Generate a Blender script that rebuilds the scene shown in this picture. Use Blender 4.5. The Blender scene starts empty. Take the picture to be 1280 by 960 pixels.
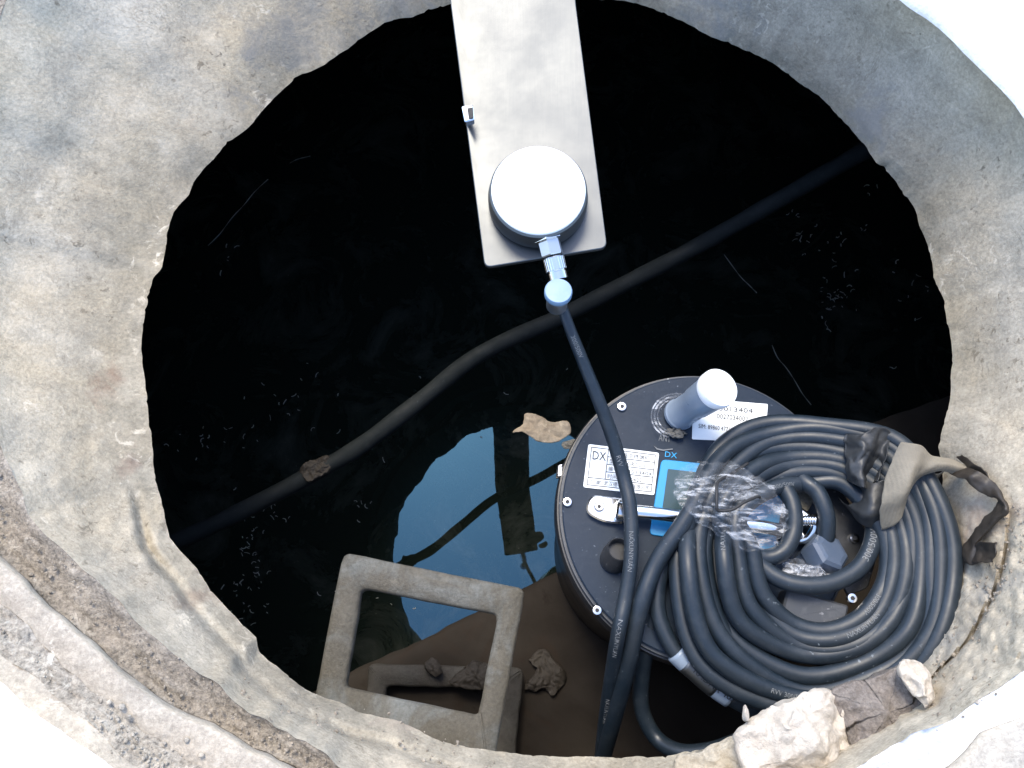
import bpy, bmesh, math, random
import numpy as np
from mathutils import Vector, Matrix, noise
random.seed(7)
S = bpy.context.scene
COL = S.collection
R = math.radians

# ---------------------------------------------------------------- camera, light, exposure
CAMZ = 0.55; TILT = R(20); F = 960.0
cam = bpy.data.cameras.new('camera'); co = bpy.data.objects.new('camera', cam); COL.objects.link(co)
cam.sensor_width = 36; cam.lens = 36*F/1280; cam.clip_start = 0.01; cam.clip_end = 400
co.location = (0, 0, CAMZ); co.rotation_euler = (TILT, 0, 0)
S.camera = co
W = bpy.data.worlds.new('World'); S.world = W; W.use_nodes = True
SUN_EL, SUN_AZ = R(62), R(-17)      # azimuth clockwise from +Y
nt = W.node_tree; bg = nt.nodes['Background']
sky = nt.nodes.new('ShaderNodeTexSky'); sky.sky_type = 'NISHITA'; sky.sun_disc = False
sky.sun_elevation = SUN_EL; sky.sun_rotation = SUN_AZ; sky.air_density = 1.0; sky.dust_density = 1.0; sky.ozone_density = 0.0; sky.air_density = .8
nt.links.new(sky.outputs[0], bg.inputs[0]); bg.inputs[1].default_value = 0.15
sl = bpy.data.lights.new('sun', 'SUN'); sl.energy = 0.9; sl.angle = R(22); sl.color = (1, .90, .72)
so = bpy.data.objects.new('sun', sl); COL.objects.link(so)
sd = Vector((math.sin(SUN_AZ)*math.cos(SUN_EL), math.cos(SUN_AZ)*math.cos(SUN_EL), math.sin(SUN_EL)))
so.rotation_euler = sd.to_track_quat('Z', 'Y').to_euler(); so.location = (2, -1, 3)
vs = S.view_settings; vs.view_transform = 'Standard'; vs.look = 'None'; vs.exposure = 2.0; vs.gamma = 1
S.cycles.max_bounces = 8; S.cycles.transparent_max_bounces = 12
S.cycles.use_denoising = True

# ---------------------------------------------------------------- where a pixel of the view lies in the place
CT, ST = math.cos(TILT), math.sin(TILT)
def at(px, py, z):
    u = (px-640)/F; v = -(py-480)/F
    dz = CT - v*ST
    t = (CAMZ - z)/dz
    return Vector((u*t, (v*CT+ST)*t, z))
def scale_at(px, py, z):
    v = -(py-480)/F
    return (CAMZ-z)/(CT - v*ST)/F
ZR = -0.20        # top of the device
ZL = -0.50        # muddy ledge
ZW = -1.05         # water

# ---------------------------------------------------------------- materials
def lin(c):
    return tuple((x/255/12.92 if x/255 <= .04045 else ((x/255+.055)/1.055)**2.4) for x in c)
class N:
    def __init__(s, name, rough=.6, metal=0, base=(.5,.5,.5), spec=.5):
        s.m = bpy.data.materials.new(name); s.m.use_nodes = True; s.t = s.m.node_tree
        s.b = s.t.nodes['Principled BSDF']; s.b.inputs['Roughness'].default_value = rough
        s.b.inputs['Metallic'].default_value = metal; s.b.inputs['Base Color'].default_value = (*base, 1)
        s.b.inputs['Specular IOR Level'].default_value = spec
        s.geo = s.t.nodes.new('ShaderNodeNewGeometry').outputs['Position']
    def n(s, ty, **k):
        x = s.t.nodes.new(ty)
        for a, b in k.items(): setattr(x, a, b)
        return x
    def noise(s, sc, det=6, rough=.6, dist=0, stretch=None):
        x = s.n('ShaderNodeTexNoise'); x.inputs['Scale'].default_value = sc; x.inputs['Detail'].default_value = det
        x.inputs['Roughness'].default_value = rough; x.inputs['Distortion'].default_value = dist
        src = s.geo
        if stretch:
            mp = s.n('ShaderNodeMapping'); mp.inputs['Scale'].default_value = stretch; s.t.links.new(s.geo, mp.inputs[0]); src = mp.outputs[0]
        s.t.links.new(src, x.inputs['Vector']); return x.outputs[0]
    def vor(s, sc, feature='F1', rnd=1):
        x = s.n('ShaderNodeTexVoronoi', feature=feature); x.inputs['Scale'].default_value = sc
        s.t.links.new(s.geo, x.inputs['Vector']); return x.outputs['Distance']
    def ramp(s, src, stops):
        x = s.n('ShaderNodeValToRGB'); e = x.color_ramp.elements
        for i, (p, c) in enumerate(stops):
            el = e[i] if i < 2 else e.new(p)
            el.position = p
            el.color = (*c, 1) if not isinstance(c, (int, float)) else (c, c, c, 1)
        s.t.links.new(src, x.inputs[0]); return x.outputs[0]
    def mix(s, f, a, b, mode='MIX'):
        x = s.n('ShaderNodeMix', data_type='RGBA', blend_type=mode)
        for i, v in ((0, f), (6, a), (7, b)):
            if isinstance(v, (int, float)): x.inputs[i].default_value = v
            elif isinstance(v, tuple): x.inputs[i].default_value = (*v, 1)
            else: s.t.links.new(v, x.inputs[i])
        return x.outputs[2]
    def col(s, src): s.t.links.new(src, s.b.inputs['Base Color']); return s
    def bump(s, src, strength=.3, dist=.002):
        x = s.n('ShaderNodeBump'); x.inputs['Strength'].default_value = strength; x.inputs['Distance'].default_value = dist
        s.t.links.new(src, x.inputs['Height'])
        old = s.b.inputs['Normal'].links
        if old: s.t.links.new(old[0].from_socket, x.inputs['Normal'])
        s.t.links.new(x.outputs[0], s.b.inputs['Normal']); return s
    def rough(s, src): s.t.links.new(src, s.b.inputs['Roughness']); return s

def sub01(n, src):
    x = n.n('ShaderNodeMath', operation='SUBTRACT'); x.inputs[1].default_value = 1.1; x.use_clamp = True
    n.t.links.new(src, x.inputs[0]); return x.outputs[0]
def concrete(name, c1, c2, c3, grain=.25, pits=.5, rough=.85, bump=.6, stains=()):
    n = N(name, rough, spec=.3)
    a = n.ramp(n.noise(4.5, 5, .55, .6), [(.38, c1), (.62, c2)])
    b = n.mix(n.ramp(n.noise(14, 7, .65, .8), [(.45, 0.), (.68, .7)]), a, c3)
    if stains:                                   # painted shading: colour darkens towards the wall's foot for a concave look
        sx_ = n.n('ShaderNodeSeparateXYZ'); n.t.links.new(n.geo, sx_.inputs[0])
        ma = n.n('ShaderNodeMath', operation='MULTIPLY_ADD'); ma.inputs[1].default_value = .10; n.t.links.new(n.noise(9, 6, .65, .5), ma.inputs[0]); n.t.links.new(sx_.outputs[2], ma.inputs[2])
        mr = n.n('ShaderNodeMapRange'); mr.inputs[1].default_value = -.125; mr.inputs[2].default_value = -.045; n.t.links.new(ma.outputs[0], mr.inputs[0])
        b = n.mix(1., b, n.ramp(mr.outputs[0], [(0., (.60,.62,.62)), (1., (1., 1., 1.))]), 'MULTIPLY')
    g = n.ramp(n.noise(300, 5, .75), [(.3, 1-grain*1.8), (.7, 1+grain*.6)])
    c = n.mix(1., b, g, 'MULTIPLY')
    m2 = n.ramp(n.noise(38, 9, .8, .6), [(.32, .78), (.62, 1.06)])
    c = n.mix(1., c, m2, 'MULTIPLY')
    pit = n.ramp(n.noise(75, 3, .5, .0), [(.70, 0.), (.76, pits)])
    c = n.mix(pit, c, tuple(x*.3 for x in c1))
    st = n.ramp(n.noise(30, 5, .6, 0, (1, 1, .12)), [(.5, 0.), (.8, .35)])
    c = n.mix(st, c, tuple(min(1, x*1.45) for x in c2))
    bd = n.ramp(n.noise(3.2, 5, .6, .5, (1, 1, 9)), [(.34, .88), (.6, 1.04)])
    c = n.mix(1., c, bd, 'MULTIPLY')
    rs = n.ramp(n.noise(5.5, 7, .7, .4), [(.62, 0.), (.76, .25)])
    c = n.mix(rs, c, (c1[0]*.72, c1[1]*.58, c1[2]*.5))
    clus = n.ramp(n.noise(7, 5, .7, .8), [(.44, 0.), (.60, 1.)])
    spk = n.mix(1., n.ramp(n.noise(105, 3, .62, .6), [(.60, 0.), (.66, pits)]), clus, 'MULTIPLY')
    c = n.mix(spk, c, tuple(x*.30 for x in c1))
    clus2 = n.ramp(n.noise(9, 5, .7, .8, (1.3, .8, 1)), [(.50, 0.), (.64, 1.)])
    chp = n.mix(1., n.ramp(n.noise(62, 5, .7, .9), [(.56, 0.), (.63, .6)]), clus2, 'MULTIPLY')
    c = n.mix(chp, c, tuple(min(.8, x*1.5) for x in c2))
    ridge = n.n('ShaderNodeMath', operation='ABSOLUTE'); s5 = n.n('ShaderNodeMath', operation='SUBTRACT'); s5.inputs[1].default_value = .5
    n.t.links.new(n.noise(11, 7, .62, 1.2), s5.inputs[0]); n.t.links.new(s5.outputs[0], ridge.inputs[0])
    crk = n.mix(1., n.ramp(ridge.outputs[0], [(.0, pits*.75), (.006, 0.)]), n.ramp(n.noise(4.2, 3, .5), [(.52, 0.), (.6, 1.)]), 'MULTIPLY')
    c = n.mix(crk, c, tuple(x*.35 for x in c1))
    for (px, py, z, sx, sy, sc_) in stains:      # old stains that sit at their own places on the wall
        sub = n.n('ShaderNodeVectorMath', operation='SUBTRACT'); sub.inputs[1].default_value = at(px, py, z); n.t.links.new(n.geo, sub.inputs[0])
        ml = n.n('ShaderNodeVectorMath', operation='MULTIPLY'); ml.inputs[1].default_value = (1/sx, 1/sy, 1/.09); n.t.links.new(sub.outputs[0], ml.inputs[0])
        ln = n.n('ShaderNodeVectorMath', operation='LENGTH'); n.t.links.new(ml.outputs[0], ln.inputs[0])
        ad_ = n.n('ShaderNodeMath', operation='MULTIPLY_ADD'); ad_.inputs[1].default_value = 2.2; n.t.links.new(n.noise(26, 7, .7, .5), ad_.inputs[0]); n.t.links.new(ln.outputs['Value'], ad_.inputs[2])
        c = n.mix(n.ramp(ad_.outputs[0], [(.0, .75), (1.0, 0.)]) if False else n.ramp(sub01(n, ad_.outputs[0]), [(.0, .7), (.5, 0.)]), c, sc_)
    n.col(c); n.bump(n.noise(60, 9, .72), bump, .006); n.bump(n.noise(420, 4, .7), bump*.6, .0012)
    return n.m
M = {}
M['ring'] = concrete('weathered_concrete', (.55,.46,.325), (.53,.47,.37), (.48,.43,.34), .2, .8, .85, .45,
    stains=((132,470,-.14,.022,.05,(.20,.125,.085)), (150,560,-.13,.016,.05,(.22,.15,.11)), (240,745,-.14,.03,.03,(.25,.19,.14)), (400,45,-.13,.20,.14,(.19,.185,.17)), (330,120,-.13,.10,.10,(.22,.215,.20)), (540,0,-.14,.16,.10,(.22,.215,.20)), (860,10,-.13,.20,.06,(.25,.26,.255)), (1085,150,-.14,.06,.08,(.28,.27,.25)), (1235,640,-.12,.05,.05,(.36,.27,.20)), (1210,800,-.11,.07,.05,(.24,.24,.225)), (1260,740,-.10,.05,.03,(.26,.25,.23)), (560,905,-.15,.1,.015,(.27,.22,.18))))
M['ring2'] = concrete('pale_concrete', (.53,.455,.355), (.52,.47,.39), (.43,.38,.31), .2, .2)
M['mud'] = concrete('dry_mud', (.43,.37,.29), (.47,.42,.35), (.38,.32,.255), .4, .6, .95, 1.)
M['sunlit_white'] = concrete('sunlit_white_concrete', (.82,.78,.72), (.85,.83,.80), (.74,.70,.64), .12, .1, .9, .5)  # near-white colour stands in for direct sun on the rim strip
M['ground'] = concrete('bleached_concrete_paving', (.84,.83,.82), (.86,.86,.86), (.76,.76,.76), .1, .15, .9, .4)
M['gravel'] = concrete('grey_gravel', (.50,.44,.35), (.54,.50,.43), (.40,.35,.28), .4, .5, .95, .8)
M['brick'] = concrete('brown_clay_lump', (.26,.22,.19), (.30,.27,.24), (.20,.165,.14), .3, .4, .95, .9)
M['stone'] = concrete('white_limestone', (.66,.58,.47), (.72,.65,.55), (.50,.42,.33), .12, .5, .9, .8)
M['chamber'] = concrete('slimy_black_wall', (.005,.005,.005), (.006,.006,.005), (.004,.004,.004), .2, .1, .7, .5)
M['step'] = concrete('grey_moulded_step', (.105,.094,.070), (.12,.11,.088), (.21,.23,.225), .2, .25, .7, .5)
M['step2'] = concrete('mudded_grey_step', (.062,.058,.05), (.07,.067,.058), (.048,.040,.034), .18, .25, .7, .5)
n = N('wet_silt', .8, spec=.12)
c = n.ramp(n.noise(7, 6, .65, 1.0), [(.35, (.020,.016,.0125)), (.6, (.030,.025,.020))])
c = n.mix(n.ramp(n.noise(11, 5, .6, 1.4), [(.55, 0.), (.72, .75)]), c, (.028,.018,.012))
c = n.mix(n.ramp(n.noise(16, 6, .7, .4), [(.62, 0.), (.7, .7)]), c, (.012,.008,.006))
n.col(c).bump(n.noise(55, 6, .6), .25, .003); M['silt'] = n.m
n = N('dark_still_water', .015, base=(.03,.042,.033)); n.b.inputs['IOR'].default_value = 1.78; n.b.inputs['Specular Tint'].default_value = (.26, .66, 1, 1)
dust = n.ramp(n.noise(6, 8, .75, .8), [(.50, 0.), (.78, .75)]); sp2 = n.ramp(n.noise(120, 3, .6), [(.66, 0.), (.72, 1.)])
c = n.mix(dust, (.012,.018,.014), (.09,.10,.085)); c = n.mix(n.mix(1., sp2, dust, 'MULTIPLY'), c, (.28,.28,.25)); n.col(c)
n.bump(n.noise(5, 3, .5), .05, .004); M['water'] = n.m
M['leaf'] = concrete('dry_tan_leaf', (.50,.39,.26), (.56,.45,.31), (.40,.29,.18), .1, .3, .8, .3)
M['silt_clump'] = concrete('wet_clay', (.045,.038,.03), (.055,.047,.038), (.032,.026,.021), .2, .2, .7, .4)
def metal(name, base, rough, brush=True):
    n = N(name, rough, 1, base)
    c = n.mix(n.ramp(n.noise(9, 5, .6, .5), [(.3, 0.), (.7, 1.)]), tuple(x*.95 for x in base), base); n.col(c)
    n.rough(n.ramp(n.noise(14, 5, .65), [(.3, rough*.9), (.7, rough*1.12)]))
    if brush: n.bump(n.noise(30, 3, .6, 0, (20, 1, 1)), .06, .0006)
    return n.m
M['steel'] = metal('brushed_stainless_steel', (.135,.142,.146), .48)
M['chrome'] = metal('polished_metal', (.82,.82,.82), .16, False)
M['zinc'] = metal('dull_zinc', (.62,.63,.65), .38, False)
def plastic(name, base, rough=.4, dust=.25, dcol=(.30,.29,.28), spec=.5, sc=70):
    n = N(name, rough, spec=spec)
    d = n.ramp(n.noise(sc, 8, .75, .3), [(.5, 0.), (.8, dust)])
    c = n.mix(n.ramp(n.noise(6, 4, .6), [(.35, 0.), (.7, dust*.6)]), base, dcol)
    spm = n.mix(1., n.ramp(n.noise(230, 2, .5), [(.68, 0.), (.72, 1.)]), n.ramp(n.noise(12, 4, .7), [(.50, 0.), (.64, min(.7, dust*2.4))]), 'MULTIPLY')
    n.col(n.mix(spm, n.mix(d, c, dcol), tuple(min(.6, x*2.6) for x in dcol))); n.rough(n.ramp(n.noise(25, 6, .7), [(.3, rough*.8), (.75, min(1, rough*1.4))]))
    n.bump(n.noise(300, 3, .6), .12, .0005)
    return n.m
M['white_cap'] = plastic('white_plastic', (.84,.85,.85), .35, .08, (.7,.7,.7))
M['blue_cap'] = plastic('dusty_blue_plastic', (.16,.27,.40), .4, .3, (.3,.36,.42))
M['cable'] = plastic('black_rubber_cable', (.006,.013,.021), .42, .20, (.11,.125,.135))
M['pipe'] = plastic('black_muddy_hose', (.006,.009,.010), .75, .7, (.024,.028,.028), .25, 60)
M['lid'] = plastic('dark_blue_grey_plate', (.005,.015,.031), .45, .35, (.06,.07,.085), .22, sc=50)
M['body'] = plastic('black_plastic', (.012,.014,.017), .35, .1)
M['grey_plastic'] = plastic('dark_grey_plastic', (.028,.034,.042), .5, .2)
M['gland'] = plastic('slate_blue_plastic', (.06,.085,.125), .4, .12)
M['cyan'] = plastic('bright_blue_plastic', (.012,.27,.58), .4, .05)
M['screen'] = plastic('grey_green_screen', (.035,.07,.08), .15, .06)
M['paper'] = plastic('white_sticker', (.84,.86,.84), .45, .05, (.6,.6,.58))
M['ink'] = plastic('black_ink', (.02,.02,.02), .6, 0)
M['print'] = plastic('pale_print', (.15,.16,.165), .6, 0)
M['cyan_print'] = plastic('blue_print', (.02,.32,.62), .6, 0)
M['antenna'] = plastic('grey_blue_antenna_tube', (.20,.25,.31), .32, .12, (.4,.4,.42))
M['cloth'] = plastic('black_torn_sheet', (.014,.016,.018), .42, .35, (.12,.12,.115), sc=120)
M['leather'] = plastic('brown_torn_tape', (.022,.017,.012), .5, .25, (.10,.08,.06), sc=60)
n = N('woven_tan_strap', .8)
w1 = n.n('ShaderNodeTexWave'); w1.inputs['Scale'].default_value = 110; n.t.links.new(n.geo, w1.inputs['Vector'])
c = n.mix(n.ramp(n.noise(18, 5, .6), [(.35, 0.), (.65, 1.)]), (.15,.135,.105), (.25,.22,.165)); n.col(c)
n.bump(w1.outputs[1], .2, .0006).bump(n.noise(300, 4, .7), .5, .001); M['strap'] = n.m
n = N('crumpled_clear_film', .18, base=(.88,.90,.92), spec=.6)
mpf = n.n('ShaderNodeMapping'); mpf.inputs['Rotation'].default_value = (0, 0, R(34)); mpf.inputs['Scale'].default_value = (.35, 2.2, 1); n.t.links.new(n.geo, mpf.inputs[0]); keep = n.geo; n.geo = mpf.outputs[0]
streak = n.ramp(n.noise(48, 6, .7, .8), [(.50, .04), (.66, .55)]); n.geo = keep
n.t.links.new(streak, n.b.inputs['Alpha']); n.bump(n.noise(70, 5, .65, 1.0), .4, .003); M['film'] = n.m
n = N('pale_debris', .8, base=(.62,.62,.58)); M['fleck'] = n.m
n = N('dull_debris', .8, base=(.09,.09,.085)); M['fleck2'] = n.m

# ---------------------------------------------------------------- building helpers
def mesh_obj(name, verts, faces, mat, parent=None, smooth=True):
    me = bpy.data.meshes.new(name); me.from_pydata([tuple(v) for v in verts], [], faces); me.validate()
    bm = bmesh.new(); bm.from_mesh(me); bmesh.ops.recalc_face_normals(bm, faces=bm.faces); bm.to_mesh(me); bm.free()
    if smooth: me.polygons.foreach_set('use_smooth', [True]*len(me.polygons))
    me.materials.append(mat if not isinstance(mat, str) else M[mat])
    o = bpy.data.objects.new(name, me); COL.objects.link(o)
    if parent: o.parent = parent; o.matrix_parent_inverse = parent.matrix_world.inverted()
    return o
def tag(o, label=None, cat=None, group=None, kind=None):
    for k, v in (('label', label), ('category', cat), ('group', group), ('kind', kind)):
        if v: o[k] = v
    return o
def empty(name, loc, label, cat, group=None):
    o = bpy.data.objects.new(name, None); COL.objects.link(o); o.location = loc; o.empty_display_size = .02
    o.matrix_world = Matrix.Translation(loc)
    return tag(o, label, cat, group)
def cr(pts, k=10, closed=False):
    P = [np.array(p, float) for p in pts]; n_ = len(P); out = []
    rng = range(n_ if closed else n_-1)
    for i in rng:
        if closed: a, b, c_, d = P[(i-1) % n_], P[i], P[(i+1) % n_], P[(i+2) % n_]
        else: a, b, c_, d = P[max(i-1,0)], P[i], P[i+1], P[min(i+2,n_-1)]
        for j in range(k):
            t = j/k
            out.append(.5*((2*b)+(-a+c_)*t+(2*a-5*b+4*c_-d)*t*t+(-a+3*b-3*c_+d)*t**3))
    if not closed: out.append(P[-1])
    return out
def path(pts, k=10):           # pixel, pixel, z -> smooth world polyline
    return [at(p[0], p[1], p[2]) for p in cr(pts, k)]
def frames(P):
    T = []
    for i in range(len(P)):
        T.append((P[min(i+1,len(P)-1)]-P[max(i-1,0)]).normalized())
    nrm = T[0].orthogonal().normalized(); out = []
    for i, t in enumerate(T):
        nrm = (nrm - t*nrm.dot(t)).normalized(); out.append((t, nrm, t.cross(nrm)))
    return out
def tube_geo(P, r, seg=12, cap=True, off=0):
    V, Fc = [], []; fr = frames(P); L = len(P)
    for i, p in enumerate(P):
        rr = r(i/(L-1)) if callable(r) else r
        for j in range(seg):
            a = 2*math.pi*j/seg; V.append(p + (fr[i][1]*math.cos(a)+fr[i][2]*math.sin(a))*rr)
    for i in range(L-1):
        for j in range(seg):
            a, b = i*seg+j, i*seg+(j+1) % seg
            Fc.append((off+a, off+b, off+b+seg, off+a+seg))
    if cap: Fc.append(tuple(off+j for j in range(seg))[::-1]); Fc.append(tuple(off+(L-1)*seg+j for j in range(seg)))
    return V, Fc
def tube(name, P, r, mat, parent=None, seg=12):
    V, Fc = tube_geo(P, r, seg); return mesh_obj(name, V, Fc, mat, parent)
def lathe(name, c0, axis, prof, mat, parent=None, seg=48, smooth=True, xref=None, rmod=None):
    ax = axis.normalized(); x = (xref or ax.orthogonal()); x = (x-ax*x.dot(ax)).normalized(); y = ax.cross(x)
    V, Fc = [], []
    for (r, h) in prof:
        for j in range(seg):
            a = 2*math.pi*j/seg; rr = r*(rmod(j, h) if rmod else 1)
            V.append(c0+ax*h+(x*math.cos(a)+y*math.sin(a))*rr)
    for i in range(len(prof)-1):
        for j in range(seg):
            a, b = i*seg+j, i*seg+(j+1) % seg; Fc.append((a, b, b+seg, a+seg))
    Fc.append(tuple(range(seg))[::-1]); Fc.append(tuple((len(prof)-1)*seg+j for j in range(seg)))
    o = mesh_obj(name, V, Fc, mat, parent, smooth)
    if smooth: sharp(o)
    return o
def sharp(o, ang=38):
    bm = bmesh.new(); bm.from_mesh(o.data)
    for e in bm.edges:
        if len(e.link_faces) == 2 and e.calc_face_angle(0) > R(ang): e.smooth = False
    bm.to_mesh(o.data); bm.free()
def roundpoly(pts, rad, k=5):
    out = []; n_ = len(pts); P = [Vector((p[0], p[1])) for p in pts]
    for i in range(n_):
        a, b, c_ = P[i-1], P[i], P[(i+1) % n_]
        d1 = (a-b); d2 = (c_-b); r = min(rad, d1.length*.45, d2.length*.45)
        p1 = b+d1.normalized()*r; p2 = b+d2.normalized()*r
        for j in range(k+1):
            t = j/k; out.append(p1*(1-t)**2+b*2*t*(1-t)+p2*t*t)
    return out
def dense(P, n_=180):
    per = [0]; m = len(P)
    for i in range(m): per.append(per[-1]+(P[(i+1) % m]-P[i]).length)
    out = []
    for k in range(n_):
        # the same corner-to-corner split on both outlines keeps them paired
        c_ = k*m/n_; i = int(c_); p = P[i].lerp(P[(i+1) % m], c_-i)
        q = Vector((p.x, p.y, 0)); out.append(p+Vector((noise.noise(q*.09), noise.noise(q*.09+Vector((9, 0, 0)))))*1.3+Vector((noise.noise(q*.4), noise.noise(q*.25+Vector((9, 0, 0)))))*.5)
    return out
def slab(name, poly, ztop, th, mat, parent=None, rad=0, bevel=None, hole=None, zf=None):
    """poly in pixels, laid on the plane z = ztop; th metres thick"""
    pl = roundpoly(poly, rad) if rad else [Vector(p) for p in poly]
    zf = zf or (lambda x, y: ztop)
    c_ = sum((at(p.x, p.y, zf(p.x, p.y)) for p in pl), Vector())/len(pl)
    top = [at(p.x, p.y, zf(p.x, p.y)) for p in pl]; n_ = len(top); bv = bevel if bevel is not None else th*.25
    def inset(pts, d, cc=None):
        out = []
        for i, p in enumerate(pts):
            t = (pts[(i+1) % n_ if len(pts) == n_ else (i+1) % len(pts)]-pts[i-1]); t.z = 0
            nn = Vector((-t.y, t.x, 0)).normalized()
            if nn.dot(c_-p) < 0: nn = -nn
            out.append(p+nn*d)
        return out
    V = []; Fc = []
    up = Vector((0, 0, 1))
    if hole is None:
        L = [inset(top, bv), [p-up*bv for p in top], [p-up*th for p in top]]
        for l in L: V += l
        for k_ in range(2):
            for i in range(n_):
                a, b = k_*n_+i, k_*n_+(i+1) % n_; Fc.append((a, b, b+n_, a+n_))
        Fc.append(tuple(range(n_))); Fc.append(tuple(2*n_+i for i in range(n_))[::-1])
    else:
        hl = roundpoly(hole, rad*.6); pl = dense(pl); hl = dense(hl); top = [at(p.x, p.y, zf(p.x, p.y)) for p in pl]; n_ = len(top); h = [at(p.x, p.y, zf(p.x, p.y)) for p in hl]
        L = [[p-up*th for p in top], [p-up*bv for p in top], inset(top, bv), inset(h, -bv), [p-up*bv for p in h], [p-up*th for p in h], [p-up*th for p in top]]
        for l in L: V += l
        for k_ in range(6):
            for i in range(n_):
                a, b = k_*n_+i, k_*n_+(i+1) % n_; Fc.append((a, b, b+n_, a+n_))
    o = mesh_obj(name, V, Fc, mat, parent, True)
    sharp(o, 25 if hole is None else 70); return o
def fbm(p, sc, oct_=4):
    return noise.fractal(p*sc, .9, 2.1, oct_, noise_basis='PERLIN_ORIGINAL')
def rock(name, poly, zt, zb, mat, parent=None, amp=.004, sc=30, dome=.2, nout=90, rings=14, shrink=.93):
    P = cr([(x, y) for x, y in poly], 12, True)
    idx = [int(i*len(P)/nout) for i in range(nout)]; P = [P[i] for i in idx]
    c_ = np.mean(P, 0); h = zt-zb; V = []; Fc = []
    layers = [(.9, zb), (.97, zb+.25*h), (1, zb+.6*h), (.99, zb+.82*h)]
    layers += [((shrink*(1-(i/rings)**1.15)), zt-h*.08*(1-i/rings)+h*dome*(i/rings)) for i in range(rings)]
    for s, z in layers:
        for p in P:
            q = c_+(p-c_)*s; V.append(at(q[0], q[1], z))
    V.append(at(c_[0], c_[1], zt+h*dome))
    k = len(P)
    for i in range(len(layers)-1):
        for j in range(k):
            a, b = i*k+j, i*k+(j+1) % k; Fc.append((a, b, b+k, a+k))
    top0 = (len(layers)-1)*k
    for j in range(k): Fc.append((top0+j, top0+(j+1) % k, len(V)-1))
    Fc.append(tuple(range(k))[::-1])
    seed = Vector((zt*91, len(poly)*3.1, P[0][0]*.37))
    out = []
    for v in V:
        d = noise.noise_vector((v+seed)*sc)*amp*1.2 + noise.noise_vector((v+seed)*sc*2.7)*amp*.55 + noise.noise_vector((v+seed)*sc*7)*amp*.25
        rg = abs(noise.noise((v+seed)*sc*1.3))-abs(noise.noise((v-seed)*sc*2.9))*.5
        out.append(v+d+Vector((0, 0, rg*amp*1.6)))
    return mesh_obj(name, out, Fc, mat, parent)
def patch(name, grid, mat, parent=None, k=8, amp=.003, sc=60, th=.0010, offset=0, fold=0.):
    rows = [cr(r_, k) for r_ in grid]
    cols = [cr([rows[i][j] for i in range(len(rows))], k) for j in range(len(rows[0]))]
    n1, n2 = len(cols), len(cols[0]); V = []; Fc = []
    for j in range(n1):
        for i in range(n2):
            p = cols[j][i]; w = at(p[0], p[1], p[2])
            rg = (abs(noise.noise(w*sc*1.6+Vector((offset+4,)*3)))-.2)*amp*fold
            V.append(w + noise.noise_vector(w*sc+Vector((offset,)*3))*amp + noise.noise_vector(w*sc*3.1)*amp*.35 + Vector((rg*.6, rg*.4, rg*2)))
    for j in range(n1-1):
        for i in range(n2-1):
            a = j*n2+i; Fc.append((a, a+1, a+n2+1, a+n2))
    o = mesh_obj(name, V, Fc, mat, parent)
    md = o.modifiers.new('thickness', 'SOLIDIFY'); md.thickness = th; return o
def text_mesh(body, ):
    cu = bpy.data.curves.new('t', 'FONT'); cu.body = body; cu.size = 1; cu.resolution_u = 2
    o = bpy.data.objects.new('t', cu); COL.objects.link(o)
    dg = bpy.context.evaluated_depsgraph_get(); dg.update()
    me = bpy.data.meshes.new_from_object(o.evaluated_get(dg))
    V = np.array([v.co[:] for v in me.vertices]) if len(me.vertices) else np.zeros((1, 3)); Fc = [tuple(p.vertices) for p in me.polygons]
    bpy.data.objects.remove(o); bpy.data.curves.remove(cu); bpy.data.meshes.remove(me)
    return V, Fc
def flat_text(body, p0, p1, hpx, z, mat, parent, lift=.0004, name='lettering'):
    """baseline from pixel p0 to p1 (text stretched to fit), capital height hpx pixels"""
    V, Fc = text_mesh(body)
    if not Fc: return
    a = at(*p0, z); b = at(*p1, z); X = b-a; L = X.length; X.normalize(); Y = Vector((0, 0, 1)).cross(X)
    h = hpx*scale_at(*p0, z); x0, x1 = V[:, 0].min(), V[:, 0].max(); y0, y1 = V[:, 1].min(), V[:, 1].max()
    W_ = [a + X*((v[0]-x0)/(x1-x0)*L) + Y*((v[1]-y0)/(y1-y0)*h) + Vector((0, 0, lift)) for v in V]
    return mesh_obj(name, W_, Fc, mat, parent, False)
CAM = Vector((0, 0, CAMZ))
def tube_text(body, P, r, s0, height, mat, parent, flip=False, ang=0., length=None):
    V, Fc = text_mesh(body)
    if not Fc: return
    cum = [0]
    for i in range(1, len(P)): cum.append(cum[-1]+(P[i]-P[i-1]).length)
    sc_ = height/.7; start = s0*cum[-1]; W_ = []
    x0 = V[:, 0].min(); ymid = (V[:, 1].min()+V[:, 1].max())/2
    for v in V:
        s = start+(v[0]-x0)*sc_*(-1 if flip else 1); y = (v[1]-ymid)*sc_*(-1 if flip else 1)
        s = min(max(s, 0), cum[-1]-1e-5)
        i = max(j for j in range(len(cum)) if cum[j] <= s) if False else int(np.searchsorted(cum, s, side='right')-1)
        i = min(i, len(P)-2); t = (s-cum[i])/max(1e-9, cum[i+1]-cum[i]); p = P[i].lerp(P[i+1], t)
        T = (P[i+1]-P[i]).normalized(); up = (CAM-p); up = (up-T*up.dot(T)).normalized(); side = up.cross(T)
        a = y/r+ang; W_.append(p+(up*math.cos(a)+side*math.sin(a))*(r+.00035))
    return mesh_obj('lettering', W_, Fc, mat, parent, False)

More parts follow.
